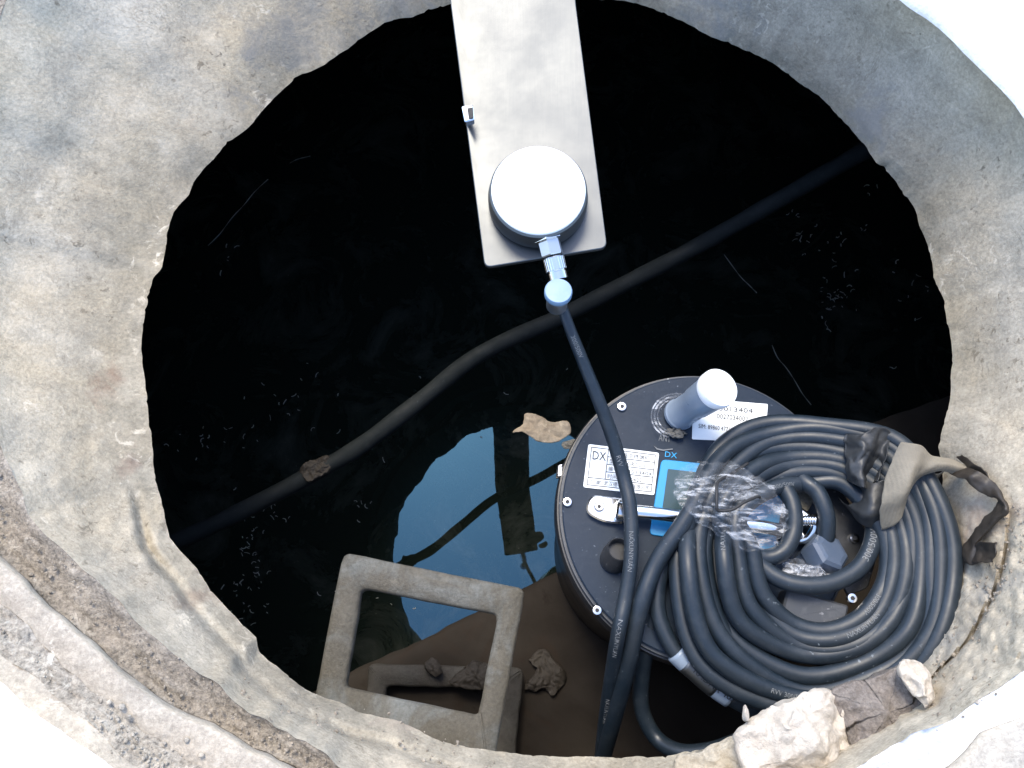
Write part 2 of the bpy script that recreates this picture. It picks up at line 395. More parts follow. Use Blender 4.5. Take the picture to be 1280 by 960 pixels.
# ---------------------------------------------------------------- THE SETTING
P0 = (685., 470.)
def polar(pts):
    a = [math.atan2(y-P0[1], x-P0[0]) for x, y in pts]; r = [math.hypot(x-P0[0], y-P0[1]) for x, y in pts]
    o = sorted(zip(a, r)); A = np.array([q[0] for q in o]); Rr = np.array([q[1] for q in o])
    return np.concatenate([A-2*math.pi, A, A+2*math.pi]), np.concatenate([Rr]*3)
C0 = polar([(560,5),(640,3),(720,0),(800,8),(820,14),(888,47),(928,63),(974,88),(1014,115),(1036,133),(1071,176),(1104,216),(1133,248),(1147,280),(1160,320),(1167,347),(1180,375),(1188,425),(1186,475),(1180,519),(1173,559),(1176,610),(1182,660),(1183,710),(1168,780),(1132,842),(1070,896),(980,916),(925,928),(860,938),(750,943),(680,943),(620,940),(560,927),(500,902),(430,880),(393,863),(363,842),(325,815),(320,796),(296,774),(265,741),(235,694),(218,667),(208,640),(195,587),(187,550),(184,512),(180,475),(180,400),(192,346),(201,337),(216,267),(236,240),(267,201),(280,184),(315,158),(332,136),(372,98),(407,81),(437,63),(481,31),(516,22),(529,13)])
C2 = polar([(1105,-35),(1143,0),(1190,36),(1226,68),(1262,104),(1280,126),(1350,250),(1385,350),(1400,470),(1385,600),(1345,730),(1280,837),(1221,876),(1191,897),(1137,917),(1090,950),(1000,990),(900,1010),(750,1015),(600,1003),(470,985),(420,956),(403,939),(353,912),(313,889),(269,848),(222,821),(168,774),(134,737),(94,704),(40,640),(-2,540),(-40,430),(-50,300),(-35,150),(8,0),(100,-120),(300,-200),(500,-235),(700,-235),(900,-170),(1030,-95)])
C3 = polar([(1115,-42),(1150,-3),(1196,32),(1232,64),(1270,100),(1290,122),(1375,250),(1420,350),(1440,470),(1430,600),(1390,740),(1330,850),(1280,894),(1227,917),(1188,960),(1120,1000),(1000,1040),(900,1060),(750,1065),(600,1055),(450,1005),(370,960),(336,942),(269,905),(208,875),(144,828),(104,796),(67,761),(34,724),(0,690),(-60,600),(-110,450),(-120,300),(-100,150),(-50,-20),(60,-180),(280,-260),(500,-280),(700,-280),(900,-210),(1040,-110)])
C4 = polar([(1118,-46),(1154,-6),(1200,29),(1236,61),(1275,96),(1296,118),(1390,250),(1440,350),(1480,470),(1480,600),(1450,760),(1380,900),(1300,980),(1200,1040),(1000,1090),(750,1110),(550,1090),(400,1030),(300,985),(200,925),(134,882),(84,841),(34,784),(0,751),(-70,660),(-140,500),(-150,300),(-130,150),(-80,-30),(30,-220),(280,-300),(500,-320),(700,-320),(900,-240),(1050,-120)])
C5 = polar([(1121,-50),(1158,-10),(1204,25),(1240,57),(1280,92),(1302,114),(1400,250),(1460,350),(1510,470),(1520,600),(1490,780),(1420,930),(1320,1030),(1200,1100),(1000,1150),(750,1170),(520,1150),(350,1080),(250,1020),(151,952),(111,909),(50,858),(0,818),(-90,720),(-170,520),(-180,300),(-160,150),(-110,-50),(10,-250),(270,-330),(500,-350),(700,-350),(900,-265),(1060,-130)])
C6 = polar([(1124,-54),(1162,-14),(1208,21),(1244,53),(1285,88),(1308,110),(1410,250),(1480,350),(1540,470),(1560,600),(1540,800),(1470,970),(1350,1080),(1200,1150),(1000,1200),(750,1220),(500,1200),(300,1110),(190,1010),(128,960),(67,915),(27,885),(0,860),(-110,770),(-200,540),(-210,300),(-190,150),(-130,-70),(-10,-280),(260,-350),(500,-375),(700,-375),(900,-290),(1070,-140)])
def rad(C, a): return float(np.interp(a, C[0], C[1]))
def wrapd(a, b): return abs((a-b+math.pi) % (2*math.pi)-math.pi)
def smooth(x): x = max(0, min(1, x)); return x*x*(3-2*x)
def wll(a):        # weight of the sunken ledges on the lower left
    return smooth((R(95)-wrapd(a, R(125)))/R(35))
Z0 = -.165
def contours(a):
    w = wll(a); n1 = noise.noise(Vector((math.cos(a)*3, math.sin(a)*3, 1.7)))
    n2 = noise.noise(Vector((math.cos(a)*11, math.sin(a)*11, 4.7))); n3 = noise.noise(Vector((math.cos(a)*33, math.sin(a)*33, 9.7)))
    vis = 1 if math.cos(a) > .4 and math.sin(a) < 0 else 3
    j = lambda k, am: am*noise.noise(Vector((math.cos(a)*9+k*5, math.sin(a)*9, k*3.3)))+am*.6*noise.noise(Vector((math.cos(a)*30+k*5, math.sin(a)*30, k*1.3)))
    n4 = noise.noise(Vector((math.cos(a)*70, math.sin(a)*70, 2))); r0 = rad(C0, a)+n2*2+n3*1.4*abs(n1)*2+max(0, n4-.15)*5*(.3+abs(n2))+8*abs(noise.noise(Vector((math.cos(a)*7, math.sin(a)*7, 8))))-1.5*abs(noise.noise(Vector((math.cos(a)*31, math.sin(a)*31, 6))))
    r2 = max(rad(C2, a)+j(2, 3+w*3), r0+4); r3 = max(rad(C3, a)+j(3, 1+3*w), r2+3); r4 = max(rad(C4, a)+j(4, 1+7*w), r3+2)
    r5 = max(rad(C5, a)+j(5, 1+5*w), r4+2); r6 = max(rad(C6, a)+j(6, w*3), r5+2)
    z2 = -.006-.056*w; z3 = -.006-.063*w; z3b = -.006-.030*w; z4 = -.005-.035*w; z5 = -.005-.025*w; z6 = -.004-.014*w
    contours.base = rad(C0, a)
    return (r0, r2, r3, r4, r5, r6), (Z0, z2, z3, z3b, z4, z5, z6)
def wall_z(px, py):
    a = math.atan2(py-P0[1], px-P0[0]); r = math.hypot(px-P0[0], py-P0[1]); rr, zz = contours(a)
    f = (r-rr[0])/(rr[1]-rr[0])
    if f <= 1: return Z0+(zz[1]-Z0)*smooth2(max(0, f), a)
    return zz[2]
def smooth2(f, a):
    return f**(1+.25*wll(a))
NA = 1000
def band(name, rowfn, mat, a0=-math.pi, a1=math.pi, amp=.0025, sc=14, fine=.001, kind='structure', label=None, cat=None, parent=None, na=NA):
    """rowfn(a) -> list of (r_px, z) from the inside out"""
    V = []; Fc = []; full = abs(a1-a0-2*math.pi) < 1e-6; n_ = max(8, int(na*(a1-a0)/(2*math.pi)))
    cnt = n_ if full else n_+1
    for i in range(cnt):
        a = a0+(a1-a0)*i/n_; rows = rowfn(a); m = len(rows)
        for r, z in rows:
            w = at(P0[0]+r*math.cos(a), P0[1]+r*math.sin(a), z)
            q_ = w.copy(); w = w + noise.noise_vector(q_*9)*.0026 + noise.noise_vector(q_*45)*.0005
            w.z += (noise.noise(q_*140)*.0010 + noise.noise(q_*55)*.0010)*(.35 if name == 'concrete_neck_wall' else 1)
            V.append(w)
    for i in range(n_):
        for j in range(m-1):
            a, b = i*m+j, ((i+1) % cnt)*m+j; Fc.append((a, a+1, b+1, b))
    o = mesh_obj(name, V, Fc, mat, parent)
    tag(o, label, cat, None, kind); return o
def rows_ring1(a):
    (r0, r2, r3, r4, r5, r6), z = contours(a); out = []
    contours(a)
    wl = smooth((R(42)-wrapd(a, R(128)))/R(14)); wr = smooth((R(24)-wrapd(a, R(38)))/R(10))
    # broken lip underneath, then the wall
    out += [(r0+60, Z0-.045), (r0+25, Z0-.032), (r0+9, Z0-.02), (r0+2, Z0-.004)]
    K = 44
    for i in range(K+1):
        f = i/K; rb = contours.base; r = rb+(r2-rb)*f+(r0-rb)*max(0, 1-f*9); zz = Z0+(z[1]-Z0)*smooth2(f, a)
        s = (r-r0)
        if wl > 0: zz += wl*(-.011*smooth(1-abs(s-31)/13)*(.6+.8*noise.noise(Vector((a*6, 0, 3)))) + .006*smooth((s-31)/8)*smooth(1-(s-31)/60))
        if wr > 0: zz += wr*(-.014*smooth(1-abs(f-.36-.1*math.sin(a*5))/.030) + .006*(abs(noise.noise(Vector((r*math.cos(a)*.03, r*math.sin(a)*.03, 1.2))))-.1) + .0045*noise.noise(Vector((r*math.cos(a)*.11, r*math.sin(a)*.11, 5))) + .003*abs(noise.noise(Vector((r*math.cos(a)*.25, r*math.sin(a)*.25, 8)))))
        lump = noise.noise(Vector((r*math.cos(a)*.012, r*math.sin(a)*.012, 2.2)))
        zz += .004*lump
        if math.sin(a) > .1: zz += .0022*max(0, noise.noise(Vector((r*math.cos(a)*.045, r*math.sin(a)*.045, 7.2))))*(1+math.sin(a))
        out.append((r, zz))
    return out
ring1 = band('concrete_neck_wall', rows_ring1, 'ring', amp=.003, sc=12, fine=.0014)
sharp(ring1, 48)
tag(ring1, 'weathered tan and grey concrete neck of the manhole with a ragged lower edge', 'well wall', kind='structure')
def rows_mud(a):
    (r0, r2, r3, r4, r5, r6), z = contours(a)
    return [(r2+(r3-r2)*f, z[1]+(z[2]-z[1])*f-.004*math.sin(math.pi*f)*wll(a)+.006*max(0, noise.noise(Vector((a*22, f*4, 1))))*wll(a)) for f in np.linspace(0, 1, 14)]
A_M0, A_M1 = R(88), R(215)
band('mud_ledge', rows_mud, 'mud', A_M0, A_M1, amp=.003, sc=20, fine=.002)
band('sunlit_strip', rows_mud, 'sunlit_white', R(5), A_M0, amp=.003, sc=16, fine=.0008)  # lower right rim top, its sunlight put into the colour
def rows_ring2(a):
    (r0, r2, r3, r4, r5, r6), z = contours(a); e = min(8, (r4-r3)*.3)
    return [(r3, z[2]-.006*wll(a)), (r3+e*.3, z[2]+(z[3]-z[2])*.6), (r3+e, z[3])] + [(r3+e+(r4-r3-e)*f, z[3]+(z[4]-z[3])*f+.001*math.sin(f*3.1)) for f in np.linspace(.1, 1, 10)]
band('concrete_collar', rows_ring2, 'ring2', R(8), R(222), amp=.002, sc=14, fine=.0007)
def rows_gravel(a):
    (r0, r2, r3, r4, r5, r6), z = contours(a)
    return [(r4+(r5-r4)*f, z[4]+(z[5]-z[4])*f+.003*wll(a)*noise.noise(Vector((a*40, f*6, 0)))) for f in np.linspace(0, 1, 10)]
band('gravel_bed', rows_gravel, 'gravel', R(8), R(222), amp=.002, sc=20, fine=.0016)
def rows_edge(a):
    (r0, r2, r3, r4, r5, r6), z = contours(a)
    return [(r5+(r6-r5)*f, z[5]+(z[6]-z[5])*f) for f in np.linspace(0, 1, 6)]
band('cement_margin', rows_edge, 'ring2', R(8), R(222), amp=.002, sc=14, fine=.0006)
def ground():
    V = []; Fc = []; n_ = 500; ks = [0, .004, .02, .08, .25, .6, 1.2, 3, 8, 20, 60, 200]
    for i in range(n_):
        a = -math.pi+2*math.pi*i/n_; rr, z = contours(a)
        flat_ = not (R(8) <= a or a <= R(-138)); ri = rr[1] if flat_ else rr[5]
        p = at(P0[0]+ri*math.cos(a), P0[1]+ri*math.sin(a), z[6]); cc = at(*P0, 0); d = Vector((p.x-cc.x, p.y-cc.y, 0)).normalized()
        for q, k in enumerate(ks):
            w = Vector((p.x, p.y, 0))+d*(k-.003); w.z = (z[1]-.005 if flat_ else z[6]-.006*wll(a)) if q == 0 else (0.0 if k < 100 else -1)
            w.z += .0012*noise.noise(w*25)
            V.append(w)
    m = len(ks)
    for i in range(n_):
        for j in range(m-1):
            a, b = i*m+j, ((i+1) % n_)*m+j; Fc.append((a, a+1, b+1, b))
    tag(mesh_obj('ground', V, Fc, 'ground'), kind='structure')
ground()
# chamber below the neck: ceiling, wall, floor
def chamber():
    cc = Vector((.03, .345, 0)); n_ = 96; V = []; Fc = []
    prof = [(.47, -.205), (1.5, -.215), (1.9, -.30), (1.9, -1.3)]
    for i in range(n_):
        a = 2*math.pi*i/n_
        for r, z in prof: V.append(Vector((cc.x+r*math.cos(a), cc.y+r*math.sin(a), z)))
    for i in range(n_):
        for j in range(3):
            a, b = i*4+j, ((i+1) % n_)*4+j; Fc.append((a, b, b+1, a+1))
    Fc.append(tuple(i*4+3 for i in range(n_)))
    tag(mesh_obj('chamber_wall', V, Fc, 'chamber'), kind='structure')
    V = [Vector((cc.x+1.89*math.cos(2*math.pi*i/n_), cc.y+1.89*math.sin(2*math.pi*i/n_), ZW)) for i in range(n_)]
    tag(mesh_obj('water', V, [tuple(range(n_))], 'water'), kind='structure')
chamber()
# muddy ledge on which the device stands
def ledge():
    edge = [(250,1000),(330,905),(400,860),(460,829),(520,803),(562,781),(620,752),(690,717),(760,683),(880,625),(1000,568),(1085,530),(1180,497),(1290,470)]
    E = cr([(x, y, ZL) for x, y in edge], 12); V = []; Fc = []
    far = at(1350, 1400, ZL)
    for p in E:
        w = at(p[0]+2*noise.noise(Vector((p[0]*.05, p[1]*.05, 0))), p[1]+2*noise.noise(Vector((p[0]*.04, p[1]*.07, 5))), ZL)
        V.append(Vector((w.x, w.y, -1.2))); V.append(Vector((w.x, w.y, ZL-.006)))
        for f in np.linspace(0.01, 1, 60):
            q = w.lerp(far, f); q.z = ZL+.002*fbm(q, 9)+.0015*fbm(q, 40); V.append(q)
    m = 62
    for i in range(len(E)-1):
        for j in range(m-1): a = i*m+j; Fc.append((a, a+1, a+m+1, a+m))
    tag(mesh_obj('muddy_bank', V, Fc, 'silt'), kind='structure')
ledge()

# ---------------------------------------------------------------- pebbles on the ledges
def pebble_mesh(seed):
    bm = bmesh.new(); bmesh.ops.create_icosphere(bm, subdivisions=2, radius=1)
    for v in bm.verts:
        v.co += noise.noise_vector(v.co*1.1+Vector((seed*7.7, 0, 0)))*.45; v.co.z *= .65
    me = bpy.data.meshes.new('pebble'); bm.to_mesh(me); bm.free(); return me
def scatter_stuff(name, spots, mat, smax=2.2):
    base = [pebble_mesh(i) for i in range(5)]; V = []; Fc = []
    for (px, py, z, s) in spots:
        me = random.choice(base); w = at(px, py, z); rot = Matrix.Rotation(random.uniform(0, 6.3), 3, 'Z') @ Matrix.Rotation(random.uniform(-.6, .6), 3, 'X')
        k = scale_at(px, py, z)*s; o_ = len(V); sx = random.uniform(.7, 1.3)
        for v in me.vertices:
            c_ = rot @ Vector((v.co.x*sx, v.co.y, v.co.z)); V.append(w+c_*k)
        for p in me.polygons: Fc.append(tuple(o_+i for i in p.vertices))
    for me in base: bpy.data.meshes.remove(me)
    return tag(mesh_obj(name, V, Fc, mat), kind='stuff')
def band_spot(i, a, f):
    rr, z = contours(a); ra, rb = rr[i], rr[i+1]; r = ra+(rb-ra)*f
    zz = {1: (z[1], z[2]), 3: (z[4], z[5]), 2: (z[3], z[4]), 4: (z[5], z[6])}[i]
    return P0[0]+r*math.cos(a), P0[1]+r*math.sin(a), zz[0]+(zz[1]-zz[0])*f
sp = []
for _ in range(1300):
    a = R(random.uniform(100, 185)); f = random.gauss(.55, .25); 
    if not -.15 < f < 1.15: continue
    if noise.noise(Vector((a*7, f*2, 0))) < -.15 and random.random() < .6: continue
    x, y, z = band_spot(3, a, f); sp.append((x, y, z, .45+random.expovariate(1/.75)))
g = scatter_stuff('loose_gravel', [(x, y, z, min(s, 3.0)) for x, y, z, s in sp], 'gravel'); g['label'] = 'fine grey gravel lying on the lower left collar'
sp = []
for _ in range(900):
    a = R(random.uniform(95, 190)); f = random.uniform(0, 1); x, y, z = band_spot(1, a, f); sp.append((x, y, z, .4+random.expovariate(1/.6)))
for _ in range(620):
    x = random.uniform(1165, 1290); y = 1960-x+random.gauss(0, 55); sp.append((x, y, wall_z(x, y)+.001, .5+random.expovariate(1/.8)))
for _ in range(160):
    x = random.uniform(300, 620); y = 850+ (x-300)*.32+random.gauss(18, 12); sp.append((x, y, wall_z(x, y)+.002, .5+random.expovariate(1/.7)))
g = scatter_stuff('dirt_crumbs', [(x, y, z, min(s, 2.8)) for x, y, z, s in sp], 'mud'); g['label'] = 'crumbs of dry mud on the concrete ledges'
stones = [(152,884,5),(136,878,3.6),(160,897,3.6),(143,929,3.8),(233,925,4),(252,944,4.2)]
for i, (x, y, s) in enumerate(stones):
    me = pebble_mesh(20+i); me.materials.append(M['ring2' if i % 2 else 'gravel']); me.polygons.foreach_set('use_smooth', [True]*len(me.polygons))
    o = bpy.data.objects.new('stone', me); COL.objects.link(o); a = math.atan2(y-P0[1], x-P0[0])
    o.location = at(x, y, contours(a)[1][4]+.003); o.scale = (scale_at(x, y, 0)*s,)*3; o.rotation_euler = (0, 0, i*1.3)
    tag(o, ['largest pale stone in the gravel on the lower left collar', 'small stone touching the left side of the largest gravel stone', 'small stone just below right of the largest gravel stone', 'pale stone near the outer edge of the gravel at lower left', 'upper one of two stones at the right end of the gravel', 'lowest of the loose stones, at the bottom edge of the gravel'][i], 'stone', 'small loose stones in the gravel')

# ---------------------------------------------------------------- hose crossing the well
ph = path([(150,705,-.56),(228,674,-.55),(300,640,-.54),(395,590,-.53),(450,558,-.52),(520,505,-.52),(600,443,-.515),(700,396,-.51),(790,350,-.51),(860,314,-.49),(940,269,-.45),(1010,229,-.41),(1085,186,-.37),(1200,120,-.33)], 14)
hose = tube('hose', ph, lambda t: .0126+.0004*math.sin(t*90), 'pipe', seg=20)
tag(hose, 'thick black muddy hose crossing the dark well diagonally', 'hose')
tag(rock('mud_clump', [(376,590),(386,577),(404,571),(414,575),(413,588),(402,596),(384,601)], -.514, -.535, 'silt_clump', amp=.004, sc=60, dome=.05), 'dried mud lump stuck on the black hose at left', 'mud')

# ---------------------------------------------------------------- moulded steps
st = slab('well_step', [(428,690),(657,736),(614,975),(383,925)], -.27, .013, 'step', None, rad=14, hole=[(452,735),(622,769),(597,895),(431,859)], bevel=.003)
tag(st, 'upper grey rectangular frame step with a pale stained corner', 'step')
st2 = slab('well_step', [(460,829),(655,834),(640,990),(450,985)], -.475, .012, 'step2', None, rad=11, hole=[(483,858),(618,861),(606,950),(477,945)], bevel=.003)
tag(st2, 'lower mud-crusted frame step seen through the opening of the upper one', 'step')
tag(rock('mud_clump', [(531,832),(538,822),(548,827),(552,840),(541,845)], -.455, -.475, 'silt_clump', amp=.002, sc=70), 'small mud clump on the top bar of the lower frame step', 'mud')
tag(rock('mud_clump', [(562,855),(578,838),(592,826),(612,832),(622,856),(600,862)], -.452, -.475, 'silt_clump', amp=.003, sc=60), 'larger mud clump on the lower step beside the upper frame bar', 'mud')
tag(rock('mud_clump', [(655,862),(672,835),(660,824),(680,812),(700,835),(705,852),(690,868),(678,862)], ZL+.008, ZL-.003, 'silt_clump', amp=.004, sc=50), 'flat muddy clump on the brown bank right of the frame steps', 'mud')

# ---------------------------------------------------------------- floating bits, ripple highlights as tubes
def flecks():
    V = []; Fc = []
    cl = [(1045,380,14,26,34),(1010,300,16,12,12),(1048,300,30,10,12),(985,262,8,6,4),(1085,240,8,6,3),(350,505,14,9,7),(330,640,20,16,14),(315,690,12,26,28),(300,735,16,12,14),(312,762,12,10,10),(300,540,40,30,12),(445,640,10,10,6),(240,560,24,16,8),(1150,400,3,3,2),(1112,460,3,2,2),(280,320,6,12,5),(1135,350,14,20,8),(500,520,120,60,14),(420,740,60,20,8)]
    for cx, cy, sx, sy, k in cl:
        for _ in range(k):
            x = random.gauss(cx, sx); y = random.gauss(cy, sy); s = random.choice([1.1, 1.6, 2.4, 3.6])
            a = random.uniform(0, 6.3); bend = random.uniform(-1.2, 1.2); pts = []
            for t in range(5): pts.append(at(x+s*(t/2-1)*math.cos(a+bend*t/4), y+s*(t/2-1)*math.sin(a+bend*t/4), ZW+.002))
            v, f = tube_geo(pts, scale_at(x, y, ZW)*random.uniform(.25, .6), 4, True, len(V)); V += v; Fc += f
    o = tag(mesh_obj('floating_flecks', V, Fc, 'fleck'), kind='stuff'); o['label'] = 'pale flecks of scum floating on the black water'
flecks()
for pts, lb in (([(260,307),(275,292),(290,272),(305,256),(318,240),(335,224)], 'pale broken line built as a highlight on the black water at upper left'),
                ([(362,204),(372,199),(388,195)], 'shortest pale line built as a highlight at upper left near the wall'),
                ([(905,318),(925,345),(935,355),(946,366)], 'short pale line built as a highlight on the water right of the cable joint'),
                ([(965,431),(972,447),(983,460),(993,475),(1003,492),(1014,506)], 'long pale line built as a highlight above the coiled cable')):
    tag(tube('highlight_line', path([(x, y, ZW+.002) for x, y in pts], 6), lambda t: .0002+.0007*abs(math.sin(t*11)), 'fleck', seg=5), lb, 'highlight_line')  # pale tubes stand in for thin ripple highlights on the water

# ---------------------------------------------------------------- steel bracket and radar head
def zp(x, y): return -.062+.058*max(0, min(1.25, (322-y)/322))
br = empty('bracket_plate', at(670, 330, -.062), 'long brushed stainless steel plate reaching over the well from the top', 'bracket')
pl = roundpoly([(520,-330),(716.5,-330),(718.5,0),(758.5,309),(605.5,334),(585,170),(563,0)], 9)
slab('plate', [tuple(p) for p in roundpoly([(553,-300),(712,-300),(719,0),(759,309),(606,334),(563,0)], 9)], 0, .004, 'steel', br, 0, .0006, zf=zp)
slab('clip', [(577,132),(591,130),(593,149),(581,152)], 0, .007, 'chrome', br, 2, .001, zf=lambda x, y: zp(x, y)+.004)
slab('clip_slot', [(584,135),(591,134),(592,147),(586,148)], 0, .001, 'ink', br, 1, .0002, zf=lambda x, y: zp(x, y)+.0048)
hd = empty('radar_head', at(672, 250, zp(672, 250)), 'round white topped radar sensor head bolted to the steel plate', 'sensor')
cb = at(672, 252, zp(672, 250)); k = scale_at(672, 250, zp(672, 250)); nrm = Vector((0, -.16, 1)).normalized()
Rr = 61.5*k
lathe('housing', cb, nrm, [(Rr*.97, .0), (Rr*1.0, .001), (Rr*1.0, .010), (Rr*.985, .012), (Rr*.965, .021), (Rr*.93, .0225), (Rr*.9, .0225)], 'steel', hd, 96)
lathe('cap', cb, nrm, [(Rr*.925, .020), (Rr*.925, .0245), (Rr*.905, .0255), (Rr*.4, .0262), (.0001, .0263)], 'white_cap', hd, 96)
# connector between head and cable
cn = empty('connector', at(690, 320, -.05), 'metal plug joint with a blue end cap hanging under the radar head', 'connector')
ax0 = at(685, 296, -.046); ax1 = at(699, 352, -.060); axd = (ax1-ax0); Lc = axd.length
lathe('flange', ax0, axd, [(.0125, 0), (.0135, .001), (.0135, .003), (.011, .004)], 'chrome', cn, 6, False)
lathe('hex_nut', ax0+axd*.08, axd, [(.0095, 0), (.0102, .001), (.0102, .013), (.0095, .014)], 'zinc', cn, 6, False)
lathe('knurled_sleeve', ax0+axd*.46, axd, [(.0085, 0), (.0095, .001), (.0095, .012), (.0088, .0125), (.0088, .0135), (.0092, .014), (.0092, Lc*.5)], 'chrome', cn, 64, True, None, lambda j, h: 1.0+.035*(j % 2)*(1 if h < .0122 else 0))
pc = at(698, 364, -.050)
lathe('plug_body', pc-Vector((0, 0, .03)), Vector((0, 0, 1)), [(.0085, 0), (.0095, .002), (.0095, .018), (.0105, .019), (.0105, .026)], 'zinc', cn, 32)
lathe('end_cap', pc-Vector((0, 0, .006)), Vector((0, 0, 1)), [(.0116, 0), (.0122, .001), (.0122, .006), (.0114, .0073), (.0001, .0076)], 'blue_cap', cn, 40)

# ---------------------------------------------------------------- data logger (round device)
rt = empty('data_logger', at(882, 650, ZL), 'round dark blue grey data logger under the coiled cable', 'logger')
def proj(w):
    y = w.y*CT+(w.z-CAMZ)*ST; d = (CAMZ-w.z)*CT+w.y*ST
    return 640+F*w.x/d, 480-F*y/d
pl_, pt_, pb_ = at(697, 640, ZR), at(882, 466, ZR), at(882, 836, ZR)
RL = (pt_.y-pb_.y)/2; c0 = Vector((pl_.x+RL, (pt_.y+pb_.y)/2, ZR))
print('LID', RL, proj(c0), proj(c0+Vector((RL, 0, 0))))
UP = Vector((0, 0, 1))
lathe('body', Vector((c0.x, c0.y, ZL+.002)), UP, [(RL*.90, 0), (RL*.92, .01), (RL*.98, .255), (RL*1.012, .262), (RL*1.012, .280), (RL*1.0, .288), (RL*.95, .2885)], 'body', rt, 128)
lathe('gasket', Vector((c0.x, c0.y, ZR-.0075)), UP, [(RL*.975, -.004), (RL*.99, 0), (RL*.985, .003), (RL*.96, .0035)], 'grey_plastic', rt, 128)
lathe('lid', Vector((c0.x, c0.y, ZR-.005)), UP, [(RL*.968, 0), (RL*.968, .004), (RL*.96, .005), (RL*.3, .005)], 'lid', rt, 128)
def screw(x, y, r=6.2, z=ZR, parent=rt, nm='screw'):
    p = at(x, y, z); k_ = scale_at(x, y, z)*r
    s = lathe(nm, p, UP, [(k_, 0), (k_, .0015), (k_*.85, .0030), (k_*.5, .0032)], 'chrome', parent, 28)
    lathe('socket', p+UP*.0032, UP, [(k_*.45, 0), (k_*.45, .0003)], 'ink', s, 6, False)
for x, y in ((777,509),(709,628),(746,763)): screw(x, y)
screw(1067, 673, 6.5, ZR+.0032)
slab('clamp', [(697,580),(705,578),(703,596),(695,597)], ZR-.012, .006, 'chrome', rt, 2)
# sticker with a table
Z1 = ZR+.0012
def quad(A, B, C_, D): return [A, B, C_, D]
lab = slab('type_label', [(735.5,555),(824,566),(818,619),(729,609)], Z1, .0012, 'paper', rt, 3, .0002)
def L_(u, v):   # label coordinates 0..1 -> pixels
    a = np.array([(735.5,555),(824,566),(818,619),(729,609)], float)
    return tuple(a[0]*(1-u)*(1-v)+a[1]*u*(1-v)+a[2]*u*v+a[3]*(1-u)*v)
def rule(u0, v0, u1, v1, w=.9):
    a, b = np.array(L_(u0, v0)), np.array(L_(u1, v1)); d = b-a; d /= np.linalg.norm(d); q = np.array((-d[1], d[0]))*w/2
    return [tuple(a+q), tuple(b+q), tuple(b-q), tuple(a-q)]
V = []; Fc = []
for r_ in [(.05,.06,.95,.06),(.05,.93,.95,.93),(.05,.06,.05,.93),(.95,.06,.95,.93),(.29,.06,.29,.76),(.29,.235,.95,.235),(.29,.41,.95,.41),(.29,.585,.95,.585),(.05,.76,.95,.76)]:
    o_ = len(V); V += [at(*p, Z1+.0003) for p in rule(*r_)]; Fc.append((o_, o_+1, o_+2, o_+3))
mesh_obj('table_rules', V, Fc, 'ink', lab, False)
for body, u0, u1, v, h in (('DX', .08, .27, .34, 11), ('品名', .32, .45, .21, 6), ('遥测终端机', .50, .88, .21, 6), ('型号', .32, .45, .385, 6), ('DX-RTU-1', .50, .82, .385, 5),
                           ('编号', .32, .45, .56, 6), ('303013404', .50, .93, .56, 4.6), ('时间', .32, .45, .735, 6), ('20210622', .50, .80, .735, 5), ('厂家', .09, .24, .905, 5.6), ('武汉德希科技有限公司', .28, .92, .905, 6)):
    flat_text(body, L_(u0, v), L_(u1, v), h, Z1, 'ink', lab, .0004)
wl_ = slab('number_label', [(866,510),(872,498),(960,505),(958,531),(929,552),(865,549)], Z1, .0012, 'paper', rt, 2, .0002)
flat_text('2303013404', (880,512), (941,516.5), 6, Z1, 'ink', wl_)
flat_text('0027034002', (896,523), (935,527), 6.5, Z1, 'ink', wl_)
flat_text('SIM: 89860 47710 21200 1576', (873,535), (946,543), 5.5, Z1, 'ink', wl_)
flat_text('ANT', (823,551), (838,553), 8.5, ZR+.0003, 'print', rt)
flat_text('DX', (831,571), (846,573), 7, ZR+.0003, 'cyan_print', rt)
flat_text('Output', (806,783), (826,778), 6, ZR+.0003, 'print', rt)
flat_text('Input 2', (843,808), (867,806), 6, ZR+.0003, 'print', rt)
slab('scratch', [(817,557),(822,560.5),(829,562),(841,560.5),(841,562),(829,563.6),(821,562)], ZR+.0012, .0006, 'print', rt, 0, .0001)
# display
dp = slab('display_bezel', [(827,574),(985,590),(968,690),(812,668)], ZR+.002, .002, 'cyan', rt, 6, .0005)
slab('display_screen', [(835,586),(880,591),(872,640),(828,636)], ZR+.0032, .0012, 'screen', dp, 1, .0002)
flat_text('DX', (1003,560), (1004,560.2), 1, ZR-.003, 'lid', rt) if False else None
lathe('bezel_screw', at(872, 592, ZR+.002), UP, [(.0026, 0), (.0026, .002), (.001, .003)], 'white_cap', dp, 16)
# handle: lug, screw, bar
lug = slab('handle_lug', roundpoly([(738,618),(790,624),(785,656),(752,652),(731,640)], 14), ZR+.008, .008, 'chrome', rt, 0, .0015)
lathe('lug_screw', at(749, 633, ZR+.008), UP, [(.0052, 0), (.0052, .002), (.0042, .003), (.002, .003)], 'zinc', lug, 28)
lathe('socket', at(749, 633, ZR+.0112), UP, [(.0019, 0), (.0019, .0003)], 'ink', lug, 6, False)
lathe('collar', at(780, 638, ZR+.016), at(800, 641, ZR+.016)-at(780, 638, ZR+.016), [(.008, -.008), (.0105, -.006), (.0105, 0), (.008, .001), (.008, .003), (.0095, .004), (.0095, .006), (.007, .0075)], 'chrome', lug, 32)
tube('handle_bar', path([(780,638,ZR+.016),(820,642,ZR+.018),(870,648,ZR+.020),(960,660,ZR+.020),(1000,670,ZR+.01)], 8), .0066, 'chrome', rt, 24)
